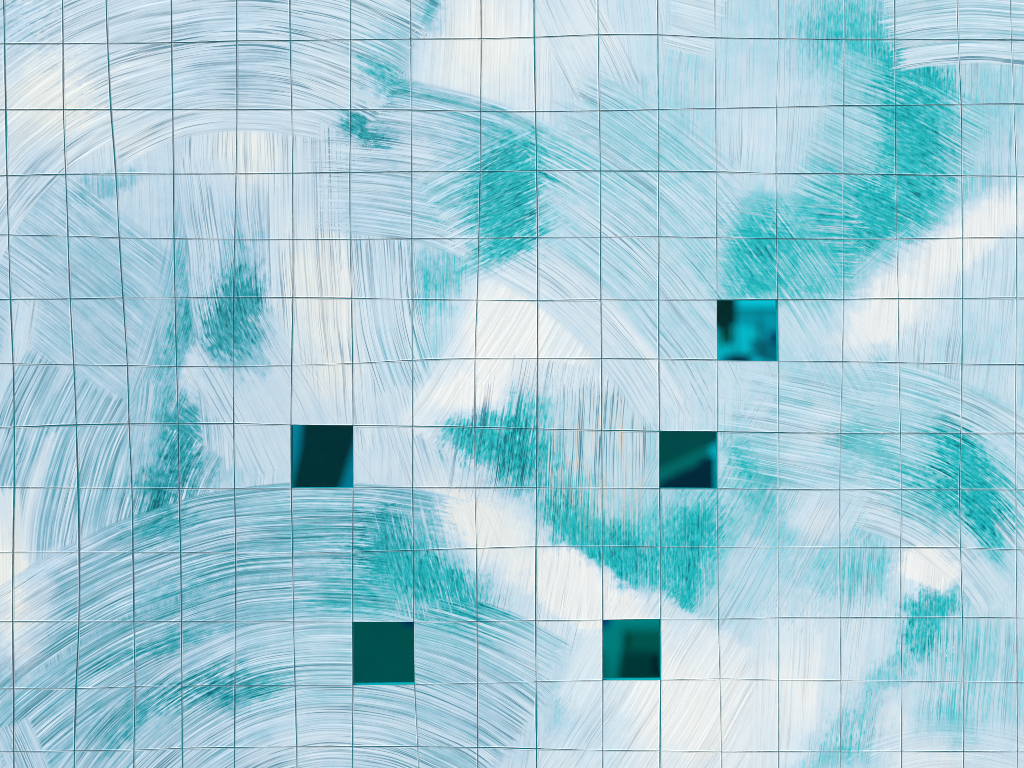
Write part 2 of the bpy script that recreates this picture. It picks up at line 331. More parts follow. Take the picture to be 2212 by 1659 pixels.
# ---- top right: upright thin sweeps
line(1700, -160, 1660, 620, 520, .70, bend=9000, amp=.15, freq=1.4, scr=.45, es=10, er=160)
blob(1640, 260, 110, 150, 0, .06)
blob(1850, 90, 150, 110, 20, -.16)
blob(1820, 60, 120, 70, 0, -.10)
line(1440, 20, 1560, 50, 170, .82, amp=.14, scr=.4, es=10, er=40)
# ---- right side: upright sweeps, white bank
line(2110, 60, 2080, 900, 420, .68, bend=9000, amp=.16, freq=1.2, scr=.5, es=30)
blob(2140, 220, 100, 90, 0, -.09)
blob(2100, 420, 90, 60, 0, -.12)
blob(1990, 590, 130, 110, -35, .26, .3)
blob(2130, 480, 150, 90, -25, .24, .2)
blob(1880, 700, 110, 80, -35, .22, .2)
blob(1960, 660, 100, 100, -20, .18, .3)
blob(2100, 760, 160, 70, -20, -.12)
# ---- the long quarter circle
arc(698, 1278, 1060, 1300, -64, -27, .74, amp=.20, freq=.9, keep=.35, scr=.6, es=60, er=110)
arc(698, 1278, 768, 1130, -92, -25, .70, amp=.22, freq=.9, keep=.15, scr=.7, es=16, er=240)
arc(698, 1278, 764, 900, -66, -26, .84, amp=.20, freq=.7, keep=.1, scr=.8, es=30, er=120)
blob(960, 330, 200, 90, 10, .06)
line(940, 500, 1190, 380, 330, .5, keep=1, amp=.16, freq=1.1, scr=.3, es=70, er=90)
blob(1090, 420, 72, 110, 10, -.40, .3)
blob(1130, 380, 40, 60, 0, -.2, .3)
blob(1060, 300, 150, 80, 10, -.15)
blob(1100, 500, 80, 50, 0, -.25, .3)
blob(1000, 400, 110, 90, 0, -.12)
blob(1080, 545, 70, 28, -20, -.30, .4)
blob(1360, 280, 260, 130, 35, -.10)
blob(1010, 520, 80, 70, 0, .08)
# ---- right of it: the sloping teal sweep, hatching below
line(1740, 280, 2080, 440, 470, .58, bend=2600, amp=.20, scr=.5, keep=.35, es=60, er=100, cover=.85)
blob(1960, 120, 46, 50, 45, -.52, .4)
blob(2010, 170, 60, 30, 40, -.30, .4)
blob(1975, 320, 74, 190, -4, -.36, .4)
blob(1890, 480, 60, 80, 40, -.36, .4)
blob(1840, 420, 110, 60, 20, -.18)
blob(1620, 330, 110, 110, 0, .04)
line(1550, 520, 1870, 560, 260, .40, bend=-2500, amp=.30, freq=.7, scr=.35, es=50, er=130, cover=.9)
blob(1650, 560, 100, 80, 0, -.26, .3)
line(1540, 560, 1870, 600, 200, .5, bend=-2500, keep=1, amp=.30, freq=.9, scr=.3, es=60, er=90)
blob(1790, 620, 80, 40, -20, -.2, .3)
line(1690, 520, 1900, 880, 230, .62, amp=.22, scr=.5, keep=.5, es=60, er=120, cover=.75)
line(1600, 470, 1800, 760, 260, .74, amp=.24, scr=.0, keep=.75, es=40, er=120, cover=.8)
# bank edge: from the sloping sweep down to the white bank
line(2230, 330, 1810, 690, 110, .74, bend=4000, amp=.2, scr=.3, keep=.2, es=50, er=60, cover=.0)
line(1990, 470, 1830, 612, 60, .68, amp=.20, freq=1.0, scr=.5, keep=.45, es=30, er=110, cover=.75)
line(2090, 330, 2050, 700, 330, .74, bend=9000, amp=.15, freq=.9, scr=.5, keep=.1, es=24, er=60, cover=.0)
# ---- right: upright sweeps carrying on over the bank
line(2085, 520, 2060, 860, 310, .84, bend=9000, amp=.16, freq=.95, keep=.45, scr=.5, es=26, er=70, cover=.9)
blob(2060, 530, 190, 75, -33, .20, .2)
blob(1890, 700, 140, 62, -40, .22, .2)
blob(2190, 430, 90, 60, -20, .12)
blob(1740, 520, 140, 70, 10, -.10)
blob(1640, 625, 90, 36, 0, -.16)
# ---- top right corner: level sweeps
arc(2110, 1010, 868, 1100, -102, -76, .73, amp=.24, freq=1.0, keep=.1, scr=.85, es=8, er=70)
# ---- right lower: the half circle
line(1960, 1160, 1900, 1700, 340, .80, amp=.17, freq=1.1, scr=.4, es=40)
blob(2000, 1250, 90, 70, 0, .24, .2)
blob(1860, 1230, 110, 80, 0, -.22)
line(1560, 900, 1960, 985, 320, .66, bend=5000, amp=.2, freq=1.1, keep=.45, scr=.5, es=70, er=240)
arc(1800, 1480, 420, 722, -88, -24, .64, amp=.22, freq=.9, keep=.35, scr=.5, es=24, er=260, cover=.95)
arc(1800, 1480, 330, 470, -84, -24, .66, amp=.24, freq=1.1, keep=.2, scr=.6, es=10, er=150)
arc(1800, 1480, 332, 440, -82, -24, .80, amp=.24, freq=.7, keep=.1, scr=.75, es=16, er=90, cover=.85)
arc(1800, 1480, 590, 716, -72, -34, .74, amp=.26, freq=.6, keep=.2, scr=.8, es=30, er=90, cover=.8)
blob(2090, 1020, 62, 120, -28, -.42, .3)
blob(2130, 1120, 40, 90, -14, -.24, .3)
blob(2000, 1080, 110, 60, 15, -.22)
blob(1860, 960, 90, 60, 20, -.14)
blob(1780, 920, 60, 60, 0, .10)
# ---- bottom right: teal upright dry sweeps
line(2130, 1300, 2110, 1620, 300, .70, amp=.22, freq=1.3, keep=.2, scr=.45, es=30, er=120)
blob(2010, 1310, 56, 34, -8, -.36, .4)
blob(1985, 1370, 36, 50, 10, -.32, .4)
blob(2030, 1290, 60, 30, 0, -.2, .4)
blob(2000, 1225, 74, 46, 10, .40, .5)
blob(2100, 1420, 100, 90, -20, -.10)
blob(1910, 1460, 100, 36, -34, -.20, .3)
blob(1830, 1560, 90, 30, -30, -.20, .3)
blob(1790, 1640, 105, 34, -28, -.22, .3)
blob(1870, 1630, 60, 80, 0, -.12)
arc(2060, 2050, 200, 520, -118, -40, .84, amp=.11, freq=1.1, keep=.5, scr=.3, es=60, er=200, cover=.7)
blob(2050, 1565, 70, 60, 0, -.16)
blob(1990, 1640, 120, 60, 0, .14)
blob(1935, 1560, 40, 40, 0, .10)
# ---- the great arc, top left
line(-60, 120, 130, -60, 420, .66, amp=.14, scr=.4, es=80)
arc(510, 800, 560, 1180, -165, -60.5, .79, amp=.20, freq=.62, keep=.08, scr=.85, es=8, er=34)
arc(540, 812, 524, 600, -122, -72, .84, amp=.22, freq=.6, keep=.1, scr=.8, es=12, er=60)
arc(510, 800, 600, 1150, -172, -116, .93, amp=.07, freq=.9, keep=.1, scr=.25, es=60, er=260, cover=.92)
blob(20, 60, 90, 110, 0, -.22)
blob(60, 320, 110, 90, -35, -.10)
blob(170, 230, 190, 190, -20, .13)
blob(330, 130, 120, 60, -25, .05)
blob(230, 400, 90, 30, -18, -.20)
blob(840, 120, 80, 110, 20, -.14)
blob(830, 170, 60, 34, 30, -.24, .3)
blob(800, 288, 44, 14, 35, -.52, .4)
blob(765, 265, 40, 12, 30, -.36, .4)
blob(560, 60, 260, 60, 0, -.05)
blob(500, 170, 130, 90, 0, -.05)
blob(935, 30, 20, 40, 0, -.30, .3)
blob(720, 150, 80, 90, 0, .06)
# ---- left: the strongly striped sweep with its white bands
line(60, 640, 10, 900, 90, .82, amp=.2, scr=.5, es=30)
arc(979, 1270, 560, 1060, -192, -150, .66, amp=.30, freq=.42, keep=.05, scr=.9, es=8, er=26)
arc(979, 1270, 905, 955, -184, -158, .92, amp=.12, freq=.4, keep=.3, scr=.1, es=26, er=80)
arc(979, 1270, 975, 1060, -200, -170, .86, amp=.16, freq=.4, keep=.3, scr=.2, es=30, er=80, cover=.8)
line(15, 1040, 10, 1500, 80, .95, amp=.06, scr=.05, es=12, er=60)
line(330, 820, 290, 1090, 110, .64, amp=.24, freq=.7, keep=.4, scr=.6, es=36, er=50, cover=.8)
blob(390, 960, 40, 80, 0, -.40, .3)
blob(350, 1045, 60, 36, -14, -.40, .3)
# ---- the broad arch, bottom left
arc(700, 2260, 1020, 1222, -137, -76, .60, amp=.24, freq=1.1, keep=.1, scr=.8, es=8, er=120)
arc(700, 2260, 640, 1040, -140, -76, .59, amp=.25, freq=1.1, keep=.1, scr=.85, es=40, er=60)
arc(700, 2260, 420, 1026, -92, -57.5, .58, amp=.24, freq=1.0, keep=.15, scr=.6, es=10, er=60)
line(1060, 1060, 1180, 1300, 150, .84, amp=.12, freq=.7, keep=.7, scr=.3, es=40, er=60, cover=.6)
blob(60, 1330, 70, 150, 10, .24, .2)
blob(10, 1300, 60, 170, 0, .26, .3)
blob(150, 1200, 110, 40, -15, .12)
blob(700, 1140, 140, 70, 0, -.06)
line(900, 1080, 960, 1330, 260, .5, keep=1, amp=.18, freq=1.1, scr=.3, es=60, er=90)
blob(890, 1235, 130, 44, 24, -.34, .3)
blob(920, 1190, 120, 80, 28, -.10)
blob(1000, 1260, 90, 34, 28, -.30, .3)
blob(830, 1140, 60, 60, 0, -.18)
blob(760, 1290, 110, 70, 0, -.14)
blob(960, 1420, 90, 120, -10, -.20)
blob(1010, 1580, 90, 60, 20, -.16)
blob(1150, 1430, 80, 120, 0, .10)
blob(330, 1400, 170, 24, -18, -.16)
blob(430, 1270, 150, 50, -20, -.10)
blob(350, 1130, 80, 40, -18, -.24)
arc(737, 2063, 200, 742, -150, -50, .70, amp=.24, freq=1.0, keep=.15, scr=.85, es=14, er=40)
blob(430, 1480, 110, 26, -24, -.34, .3)
blob(520, 1490, 90, 40, -8, -.26)
blob(270, 1560, 100, 40, -40, -.20)
blob(700, 1600, 200, 80, 0, .10)
blob(720, 830, 110, 80, 0, .12)
line(60, 1500, 190, 1640, 110, .72, amp=.25, freq=.6, scr=.8, es=10, cover=0.0)
line(150, 1525, 205, 1680, 90, .72, amp=.25, freq=.6, scr=.7, es=10, er=20, cover=.0)
line(20, 1560, 110, 1760, 100, .74, amp=.25, freq=.6, scr=.7, es=12, er=20)
# ---- dry white sweep across the arch's right end
line(1330, 1350, 1225, 1540, 130, .90, amp=.10, scr=.2, es=50, er=70, cover=.9)
blob(1260, 1330, 60, 40, 35, .12)
#END#

def touches(kind, d, box):
    x0, y0, x1, y1 = box
    for a in range(7):
        for b in range(7):
            x = x0 + (x1 - x0) * a / 6; y = y0 + (y1 - y0) * b / 6
            if kind == 'B':
                mgn = 55
                dx, dy = x - d['Cx'], y - d['Cy']
                u = (dx * d['Ca'] + dy * d['Sa']); v = (dy * d['Ca'] - dx * d['Sa'])
                if hypot(max(0, abs(u) - mgn) / d['Rx'], max(0, abs(v) - mgn) / d['Ry']) < 1.14: return True
            else:
                if d['Cover'] <= 0: return False
                dx, dy = x - d['Cx'], y - d['Cy']; r = hypot(dx, dy)
                th = atan2(dy * d['Mx'] - dx * d['My'], dx * d['Mx'] + dy * d['My'])
                if abs(r - d['Rm']) < d['HalfW'] + d['EdgeSoft'] * .4 + 20 and abs(th) * d['Rm'] < d['HalfL'] + d['EndRag'] + 25: return True
    return False
def covered(kind, d, box):    # the sweep hides all that lies below it in this block
    if kind != 'S' or d['Keep'] > 0 or d['Cover'] < 1: return False
    x0, y0, x1, y1 = box
    for a in range(5):
        for b in range(5):
            dx, dy = x0 + (x1 - x0) * a / 4 - d['Cx'], y0 + (y1 - y0) * b / 4 - d['Cy']
            th = atan2(dy * d['Mx'] - dx * d['My'], dx * d['Mx'] + dy * d['My'])
            if abs(hypot(dx, dy) - d['Rm']) > d['HalfW'] - d['EdgeSoft'] * 1.4 - 14 or abs(th) * d['Rm'] > d['HalfL'] - d['EndRag'] * 1.1 - 14: return False
    return True
def paint_material(box, name):
    mt = bpy.data.materials.new(name); mt.use_nodes = True; t = mt.node_tree; t.nodes.clear(); N = NT(t)
    pl = t.nodes.new('ShaderNodeGroup'); pl.node_tree = gP
    T, F, D = .75, (0.0, 0.0, 0.0), (0.0, 0.0, 0.0); cnt = 0
    todo = [(k, d) for k, d in ITEMS if touches(k, d, box)]
    for n in range(len(todo) - 1, -1, -1):
        if covered(*todo[n], box): todo = todo[n:]; break
    for kind, d in todo:
        cnt += 1
        g = t.nodes.new('ShaderNodeGroup'); g.node_tree = gS if kind == 'S' else gB
        N.put(g, 'P' if kind == 'S' else 'Q', pl.outputs[0 if kind == 'S' else 1]); N.put(g, 'T', T)
        N.put(g, 'F', F)
        if kind == 'S': N.put(g, 'D', D)
        for k, v in d.items(): g.inputs[k].default_value = v
        T = g.outputs['T']
        if kind == 'S': F = g.outputs['F']; D = g.outputs['D']
    c = t.nodes.new('ShaderNodeGroup'); c.node_tree = gC
    N.put(c, 'P', pl.outputs[0]); N.put(c, 'T', T); N.put(c, 'F', F); N.put(c, 'D', D)
    pb = t.nodes.new('ShaderNodeBsdfPrincipled'); N.put(pb, 'Base Color', c.outputs['Color']); N.put(pb, 'Normal', c.outputs['Normal'])
    pb.inputs['Roughness'].default_value = .42; pb.inputs['Specular IOR Level'].default_value = .35
    out = t.nodes.new('ShaderNodeOutputMaterial'); N.put(out, 'Surface', pb.outputs[0])
    return mt, cnt

# ------------------------------------------------------------------ object helpers
def mesh_obj(name, verts, faces, mat, parent=None, smooth=False):
    me = bpy.data.meshes.new(name); me.from_pydata(verts, [], faces); me.update()
    if mat: me.materials.append(mat)
    if smooth: me.polygons.foreach_set('use_smooth', [True] * len(me.polygons))
    o = bpy.data.objects.new(name, me); COL.objects.link(o)
    if parent: o.parent = parent
    return o
def tag(o, label=None, cat=None, group=None, kind=None):
    for k, v in (('label', label), ('category', cat), ('group', group), ('kind', kind)):
        if v: o[k] = v
    return o
def simple_mat(name, rgb, rough=.6, var=.12, scale=8.0, spec=.4):
    mt = bpy.data.materials.new(name); mt.use_nodes = True; t = mt.node_tree; t.nodes.clear(); N = NT(t)
    tc = t.nodes.new('ShaderNodeTexCoord')
    n = N.noise(tc.outputs['Object'], scale, 3.0)
    c0 = lin(rgb); lo = tuple(v * (1 - var) for v in c0[:3]) + (1,); hi = tuple(min(1, v * (1 + var)) for v in c0[:3]) + (1,)
    pb = t.nodes.new('ShaderNodeBsdfPrincipled'); N.put(pb, 'Base Color', N.mix(n, lo, hi))
    pb.inputs['Roughness'].default_value = rough; pb.inputs['Specular IOR Level'].default_value = spec
    out = t.nodes.new('ShaderNodeOutputMaterial'); N.put(out, 'Surface', pb.outputs[0]); return mt

# ------------------------------------------------------------------ the panel
panel = bpy.data.objects.new('painted_panel', None); COL.objects.link(panel)
tag(panel, 'teal acrylic panel brushed with white paint and scored into a wobbly grid of squares', 'painted panel')
sheet_mat = simple_mat('teal_acrylic_sheet', (8, 120, 130), .5, .25, 30, .15)
edge_mat = simple_mat('teal_cut_edge', (0, 150, 150), .3, .15, 60, .5)
TH = .012
# sheet with its five square cut-outs
verts, faces, fm = [], [], []
def addq(pts, m=0):
    b = len(verts); verts.extend(pts); faces.append(tuple(range(b, b + len(pts)))); fm.append(m)
for ci in range(0, 19):
    for cj in range(0, 13):
        T_ = edge_h(ci, cj); B_ = edge_h(ci, cj + 1); L_ = edge_v(ci, cj); R_ = edge_v(ci + 1, cj)
        loop = T_ + R_[1:] + B_[::-1][1:] + L_[::-1][1:-1]
        if (ci, cj) in OPEN:
            for k in range(len(loop)):
                (xa, ya), (xb, yb) = loop[k], loop[(k + 1) % len(loop)]
                addq([(sx(xa), 0, sz(ya)), (sx(xb), 0, sz(yb)), (sx(xb), TH, sz(yb)), (sx(xa), TH, sz(ya))][::-1], 1)
        else:
            addq([(sx(x), 0, sz(y)) for x, y in loop][::-1]); addq([(sx(x), TH, sz(y)) for x, y in loop])
rim_loop = []
for ci in range(19): rim_loop += edge_h(ci, 0)[:-1]
for cj in range(13): rim_loop += edge_v(19, cj)[:-1]
for ci in range(18, -1, -1): rim_loop += edge_h(ci, 13)[::-1][:-1]
for cj in range(12, -1, -1): rim_loop += edge_v(0, cj)[::-1][:-1]
for k in range(len(rim_loop)):
    (xa, ya), (xb, yb) = rim_loop[k], rim_loop[(k + 1) % len(rim_loop)]
    addq([(sx(xa), 0, sz(ya)), (sx(xb), 0, sz(yb)), (sx(xb), TH, sz(yb)), (sx(xa), TH, sz(ya))], 1)
so = mesh_obj('acrylic_sheet', verts, faces, sheet_mat, panel); so.data.materials.append(edge_mat)
so.data.polygons.foreach_set('material_index', fm)

# painted squares: one object each, piled-up rim along the scored lines
BL = 1
mats = {}; total = 0; nmax = 0
for ci in range(0, 19):
    for cj in range(0, 13):
        if (ci, cj) in OPEN: continue
        key = (ci // BL, cj // BL)
        if key not in mats:
            i0, j0 = key[0] * BL, key[1] * BL; i1, j1 = min(19, i0 + BL), min(13, j0 + BL)
            ps = [K[a, b] for a in (i0, i1) for b in (j0, j1)]
            box = (min(p[0] for p in ps), min(p[1] for p in ps), max(p[0] for p in ps), max(p[1] for p in ps))
            mats[key], n = paint_material(box, 'brushed_paint'); total += n; nmax = max(nmax, n)
        T_ = edge_h(ci, cj); B_ = edge_h(ci, cj + 1); L_ = edge_v(ci, cj); R_ = edge_v(ci + 1, cj)
        # each side moved in by half the uneven groove
        loop = []
        n = SEG
        top = [(x, y + lw(WH[cj], x, y, cj)) for x, y in T_]; bot = [(x, y - lw(WH[cj + 1], x, y, cj + 1)) for x, y in B_]
        lef = [(x + lw(WV[ci], x, y, ci + 40), y) for x, y in L_]; rig = [(x - lw(WV[ci + 1], x, y, ci + 41), y) for x, y in R_]
        tl = (lef[0][0], top[0][1]); tr = (rig[0][0], top[-1][1]); bl = (lef[-1][0], bot[0][1]); br = (rig[-1][0], bot[-1][1])
        loop = [tl] + top[1:-1] + [tr] + rig[1:-1] + [br] + bot[::-1][1:-1] + [bl] + lef[::-1][1:-1]
        cx = sum(p[0] for p in loop) / len(loop); cy = sum(p[1] for p in loop) / len(loop)
        m = len(loop)
        nrm = []
        for k in range(m):
            if k < n: s = (0, 1)
            elif k < 2 * n: s = (-1, 0)
            elif k < 3 * n: s = (0, -1)
            else: s = (1, 0)
            if k % n == 0:
                q = {0: (1, 1), 1: (-1, 1), 2: (-1, -1), 3: (1, -1)}[k // n]; s = q
            nrm.append(s)
        # burr wide and high where the paint is thick, side dependent
        def burr(k):
            side = 0 if k < n else 1 if k < 2 * n else 2 if k < 3 * n else 3
            ln = (cj, ci + 1 + 40, cj + 1, ci + 40)[side]
            wl = (WH[cj], WV[ci + 1], WH[cj + 1], WV[ci])[side]
            x, y = loop[k]
            return max(.25, (.30 + .22 * wl) * (0.75 + 1.3 * noise.noise(Vector((x * .012, y * .012, ln * 1.7 + side))) + .35 * noise.noise(Vector((x * .11, y * .11, ln * 2.1)))))
        vs, fs, rimv = [], [], []
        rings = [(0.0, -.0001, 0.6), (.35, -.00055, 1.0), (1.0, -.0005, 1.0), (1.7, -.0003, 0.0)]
        bw = [burr(k) for k in range(m)]
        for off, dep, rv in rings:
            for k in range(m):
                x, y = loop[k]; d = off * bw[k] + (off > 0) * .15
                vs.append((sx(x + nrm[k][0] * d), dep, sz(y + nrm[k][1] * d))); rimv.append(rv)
        for q in range(len(rings) - 1):
            for k in range(m):
                a, b = q * m + k, q * m + (k + 1) % m
                fs.append((b, a, a + m, b + m))
        fs.append(tuple(range(3 * m + m - 1, 3 * m - 1, -1)))
        o = mesh_obj('painted_square', vs, fs, mats[key], panel)
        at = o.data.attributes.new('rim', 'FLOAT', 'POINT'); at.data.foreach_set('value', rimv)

# crumbs and dabs of dried paint standing proud of the surface
rc = random.Random(11); vs, fs = [], []
crumb_m = simple_mat('dried_paint', (236, 238, 236), .6, .06, 200, .3)
def crumb(x, y, a, b_, ang, h):
    for ci_, cj_ in OPEN:
        if K[ci_, cj_][0] - 6 < x < K[ci_ + 1, cj_][0] + 6 and K[ci_, cj_][1] - 6 < y < K[ci_, cj_ + 1][1] + 6: return
    a *= .62; b_ *= .62; h *= .5; b = len(vs); n = 6
    for lv_, k_ in ((0, 1.0), (1, .55)):
        for q in range(n):
            t_ = q / n * 2 * pi; rr = k_ * (1 + rc.uniform(-.28, .28)); u, v = cos(t_) * a * rr, sin(t_) * b_ * rr
            vs.append((sx(x + u * cos(ang) - v * sin(ang)), -.0004 - lv_ * h, sz(y + u * sin(ang) + v * cos(ang))))
    for q in range(n): fs.append((b + (q + 1) % n, b + q, b + n + q, b + n + (q + 1) % n))
    fs.append(tuple(b + n + q for q in range(n))[::-1])
for _ in range(110): crumb(rc.uniform(20, 2200), rc.uniform(10, 1650), rc.uniform(.5, 1.6), rc.uniform(.4, 1.1), rc.uniform(0, 3), .0004)
for _ in range(30):
    t_ = rc.random(); crumb(890 + 30 * t_ + rc.gauss(0, 5), 62 + 14 * t_ + rc.gauss(0, 9), rc.uniform(1, 3.4), rc.uniform(.5, 1.2), .7, .0006)
for _ in range(46):
    t_ = rc.random(); crumb(900 - 100 * t_ + rc.gauss(0, 3), 70 + 245 * t_ + rc.gauss(0, 5), rc.uniform(.8, 2.4), rc.uniform(.5, 1.1), 2.2 + rc.uniform(-.4, .4), .0005)
for _ in range(40): crumb(790 + rc.gauss(0, 16), 312 + rc.gauss(0, 6), rc.uniform(.8, 3), rc.uniform(.5, 1.1), rc.uniform(0, 3), .0006)
for _ in range(16): crumb(2052 + rc.gauss(0, 6), 1412 + rc.gauss(0, 16), rc.uniform(.6, 1.4), rc.uniform(1.5, 6), 0, .0003)
for _ in range(24): crumb(38 + rc.uniform(-1, 6), 985 + rc.uniform(-26, 26), rc.uniform(.8, 2.4), rc.uniform(.5, 1.2), rc.uniform(-.4, .4), .0005)
co = mesh_obj('paint_crumbs', vs, fs, crumb_m, panel); co['kind'] = 'stuff'

# tinted panes closing the cut-outs
glass = bpy.data.materials.new('tinted_pane'); glass.use_nodes = True; t = glass.node_tree; t.nodes.clear(); N = NT(t)
tr_ = t.nodes.new('ShaderNodeBsdfTransparent'); gl_ = t.nodes.new('ShaderNodeBsdfGlossy'); gl_.inputs['Roughness'].default_value = .02
tc = t.nodes.new('ShaderNodeTexCoord')
dust = N.noise(tc.outputs['Object'], 420.0, 2.0, .6)
N.put(tr_, 'Color', (.012, .74, .82, 1))
fr = t.nodes.new('ShaderNodeFresnel'); fr.inputs['IOR'].default_value = 1.13
ms = t.nodes.new('ShaderNodeMixShader'); N.put(ms, 0, fr.outputs[0]); N.put(ms, 1, tr_.outputs[0]); N.put(ms, 2, gl_.outputs[0])
df = t.nodes.new('ShaderNodeBsdfDiffuse'); N.put(df, 'Color', (.35, .62, .62, 1))
m2 = t.nodes.new('ShaderNodeMixShader'); N.put(m2, 0, N.mr(dust, .74, .80, 0.0, .3)); N.put(m2, 1, ms.outputs[0]); N.put(m2, 2, df.outputs[0])
out = t.nodes.new('ShaderNodeOutputMaterial'); N.put(out, 'Surface', m2.outputs[0])
for ci, cj in sorted(OPEN):
    T_ = edge_h(ci, cj); B_ = edge_h(ci, cj + 1); L_ = edge_v(ci, cj); R_ = edge_v(ci + 1, cj)
    loop = T_ + R_[1:] + B_[::-1][1:] + L_[::-1][1:-1]; m = len(loop)
    cx = sum(p[0] for p in loop) / m; cy = sum(p[1] for p in loop) / m
    loop = [(cx + (x - cx) * .998, cy + (y - cy) * .998) for x, y in loop]
    vs = [(sx(x), TH - .0045, sz(y)) for x, y in loop] + [(sx(x), TH - .0015, sz(y)) for x, y in loop]
    fs = [tuple(range(m))[::-1], tuple(range(m, 2 * m))] + [(k, (k + 1) % m, m + (k + 1) % m, m + k) for k in range(m)]
    mesh_obj('window_pane', vs, fs, glass, panel)

# ------------------------------------------------------------------ what stands out of focus behind the openings, six metres back
BY = 6.0
def far(s, t, y=BY):
    f = (DIST + y) / DIST
    return sx(s) * f, sz(t) * f
def slab(name, pts, y, depth, mat, round_=0.0):
    """an upright board whose outline is pts (panel units seen from the front), depth thick"""
    q = [far(a, b, y) for a, b in pts]; m = len(q)
    vs = [(x, y, z) for x, z in q] + [(x, y + depth, z) for x, z in q]
    ar = sum(q[k][0] * q[(k + 1) % m][1] - q[(k + 1) % m][0] * q[k][1] for k in range(m))
    fs = [tuple(range(m)) if ar > 0 else tuple(range(m))[::-1], tuple(range(m, 2 * m))[::-1] if ar > 0 else tuple(range(m, 2 * m))]
    for k in range(m):
        f_ = (k, m + k, m + (k + 1) % m, (k + 1) % m); fs.append(f_ if ar > 0 else f_[::-1])
    o = mesh_obj(name, vs, fs, mat)
    bv = o.modifiers.new('soft_edges', 'BEVEL'); bv.width = .004; bv.segments = 2
    return o
def zb(o, pts): return [(o[0] + x * .09765, o[1] + y * .09765) for x, y in pts]
#BEHIND#
wall_m = simple_mat('pale_render', (232, 236, 236), .8, .08, 3)
wall = mesh_obj('wall', [(-3.2, 6.6, -2.4), (3.2, 6.6, -2.4), (3.2, 6.6, 2.6), (-3.2, 6.6, 2.6), (-3.2, 6.75, -2.4), (3.2, 6.75, -2.4), (3.2, 6.75, 2.6), (-3.2, 6.75, 2.6)],
    [(0, 1, 2, 3), (5, 4, 7, 6), (3, 2, 6, 7), (1, 0, 4, 5), (1, 5, 6, 2), (4, 0, 3, 7)], wall_m)
tag(wall, 'pale wall seen blurred through the brightest square opening, upper right', 'wall')
def through(g, b):      # albedo of a thing that looks (0, g, b) through the teal pane
    f = lambda v: lin((v, v, v))[0]
    ga, ba = min(.9, f(g) / .72), min(.9, f(b) / .86)
    enc = lambda v: 255 * (12.92 * v if v < .0031308 else 1.055 * v ** (1 / 2.4) - .055)
    return (enc((ga + ba) * .45), enc(ga), enc(ba))
def board(o, name, pts, g, b, y, label, cat, depth=.05):
    ob = slab(name, zb(o, pts), y, depth, simple_mat(name + '_finish', through(g, b), .7, .14, 9)); tag(ob, label, cat); return ob
oA, oB, oC, oD, oE = (615.6, 907.2), (1533.7, 631.8), (1409.4, 918.0), (750.7, 1333.9), (1290.7, 1323.1)
board(oA, 'back_board', [(-260, -260), (1900, -260), (1900, 1900), (-260, 1900)], 140, 168, 6.3, 'pale blue-grey board showing at both sides of the dark leaning board, left opening', 'board')
board(oA, 'leaning_board', [(400, -300), (1900, -300), (1590, 330), (1210, 1500), (1080, 1900), (60, 1900), (150, 1400), (320, 640)], 42, 44, 5.9, 'almost black leaning board filling the middle of the left opening', 'board')
board(oC, 'green_board', [(-300, -300), (1900, -300), (1900, 180), (1400, 420), (800, 740), (-300, 1240)], 76, 72, 5.9, 'dark green board above the slanting light edge in the middle right opening', 'board')
board(oC, 'slanting_rail', [(-300, 1230), (800, 720), (1280, 490), (1310, 600), (800, 960), (-300, 1460)], 112, 104, 5.85, 'lighter green slanting rail between dark green board and navy board', 'rail')
board(oC, 'navy_board', [(-300, 1500), (120, 1300), (900, 930), (1200, 700), (1390, 690), (1400, 1900), (-300, 1900)], 34, 54, 5.75, 'navy triangular board low in the middle right opening', 'board')
board(oD, 'deep_green_board', [(-300, -300), (1900, -300), (1900, 1900), (-300, 1900)], 86, 80, 6.1, 'plain deep green board filling the lower left opening', 'board')
board(oD, 'navy_scrap', [(960, -200), (1800, -200), (1800, 280), (1480, 210), (1250, 170)], 32, 96, 5.9, 'small navy piece in the top right corner of the lower left opening', 'scrap')
board(oE, 'teal_board', [(-300, -300), (1900, -300), (1900, 1900), (-300, 1900)], 142, 138, 6.3, 'mid teal board behind the dark stepped blocks, lower right opening', 'board')
board(oE, 'upper_block', [(590, 400), (1900, 420), (1900, 920), (590, 920)], 92, 80, 6.0, 'dark green upper block in the lower right opening', 'block', .12)
board(oE, 'lower_block', [(560, 905), (1260, 905), (1250, 1900), (400, 1900), (470, 1450)], 56, 50, 5.9, 'very dark green block under the upper block', 'block', .12)
board(oE, 'black_block', [(1245, 925), (1420, 925), (1430, 1450), (1245, 1450)], 18, 30, 5.85, 'narrow nearly black block at the right of the lower right opening', 'block')
board(oE, 'blue_scrap', [(60, 60), (330, 60), (270, 230), (190, 350), (60, 360)], 50, 120, 5.9, 'small blue piece in the top left corner of the lower right opening', 'scrap')
board(oE, 'upright_strip', [(-200, 820), (170, 860), (250, 1300), (290, 1900), (-200, 1900)], 112, 108, 6.1, 'duller teal strip low on the left of the lower right opening', 'strip')
board(oB, 'cross_rail', [(520, 345), (1900, 330), (1900, 430), (520, 420)], 118, 128, 6.1, 'level grey-teal rail across the upper right opening', 'rail')
board(oB, 'wall_shade_board', [(540, 430), (1900, 430), (1900, 860), (1240, 860), (1130, 800), (540, 640)], 166, 184, 6.45, 'shade on the pale wall just under the level rail, put in as a slightly darker board', 'wall shade')  # the wall's shade below the rail, put in as a darker flat board
board(oB, 'post', [(1060, 400), (1150, 400), (1165, 900), (1240, 1420), (1120, 1420), (1085, 900)], 140, 160, 6.2, 'slim leaning post under the level rail', 'post')
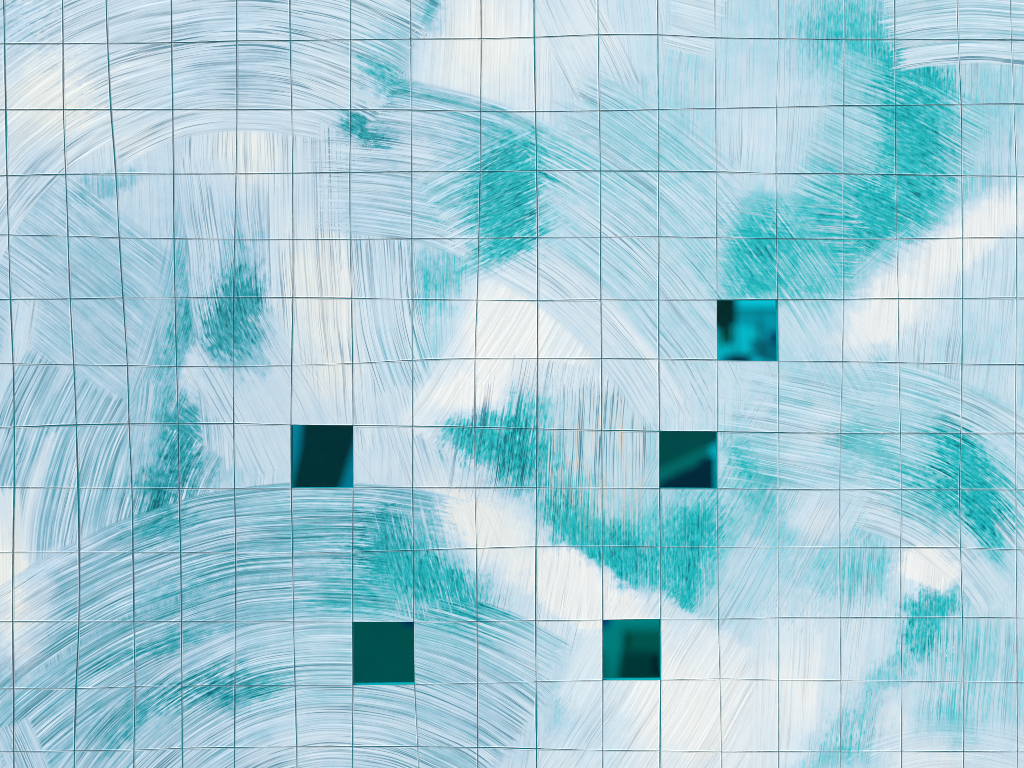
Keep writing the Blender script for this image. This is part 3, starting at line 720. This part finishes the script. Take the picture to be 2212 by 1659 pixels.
board(oB, 'green_box', [(225, 780), (520, 780), (510, 1150), (235, 1150)], 142, 128, 6.1, 'green box below the dark foliage', 'box')
board(oB, 'blue_box', [(1290, 850), (1600, 850), (1600, 1130), (1310, 1110)], 76, 116, 6.1, 'dark blue box at the right edge of the upper right opening', 'box')
board(oB, 'blue_roll', [(520, 1370), (960, 1360), (1020, 1420), (960, 1450), (520, 1450)], 80, 140, 6.1, 'blue roll lying at the foot of the upper right opening', 'roll')
board(oB, 'dark_ledge', [(250, 1450), (620, 1320), (660, 1400), (900, 1470), (900, 1600), (250, 1600)], 60, 84, 6.15, 'dark low ledge under the blue roll', 'ledge')
# foliage: many small leaves round a few stems
leaf_m = simple_mat('dark_leaves', through(46, 40), .6, .5, 14); stem_m = simple_mat('stems', through(50, 40), .8, .2, 20)
fo = bpy.data.objects.new('hanging_plant', None); COL.objects.link(fo); fo.location = (far(*zb(oB, [(340, 300)])[0])[0], 6.0, far(*zb(oB, [(340, -200)])[0])[1])
tag(fo, 'dark hanging foliage in the top left corner of the upper right opening', 'plant')
vs, fs = [], []
rl = random.Random(4)
for k in range(520):
    u, v = rl.random(), rl.random()
    zx = 60 + 460 * u; zy = 20 + 640 * v + (180 * (1 - abs(u - .5) * 2) * v)
    x, z = far(*zb(oB, [(zx, zy)])[0]); y = 6.0 + rl.uniform(-.05, .05)
    l = rl.uniform(.015, .028); an = rl.uniform(0, 6.28); tl = rl.uniform(-.6, .6)
    ux, uz = cos(an) * l, sin(an) * l; wx, wz = -uz * .45, ux * .45
    b = len(vs); o0 = fo.location
    vs += [(x - ux - o0[0], y - o0[1], z - uz - o0[2]), (x + wx - o0[0], y + tl * l - o0[1], z + wz - o0[2]), (x + ux - o0[0], y - o0[1], z + uz - o0[2]), (x - wx - o0[0], y - tl * l - o0[1], z - wz - o0[2])]
    fs.append((b, b + 1, b + 2, b + 3))
lv = mesh_obj('foliage', vs, fs, leaf_m, fo); lv['kind'] = 'stuff'
for k in range(3):
    x0 = -.05 + .05 * k; q = .004
    vs = [(x0 - q, -q, 0), (x0 + q, -q, 0), (x0 + q, q, 0), (x0 - q, q, 0), (x0 - q + .01, -q, -.36), (x0 + q + .01, -q, -.36), (x0 + q + .01, q, -.36), (x0 - q + .01, q, -.36)]
    mesh_obj('stem', vs, [(0, 1, 5, 4), (1, 2, 6, 5), (2, 3, 7, 6), (3, 0, 4, 7), (0, 3, 2, 1), (4, 5, 6, 7)], stem_m, fo)
#END#
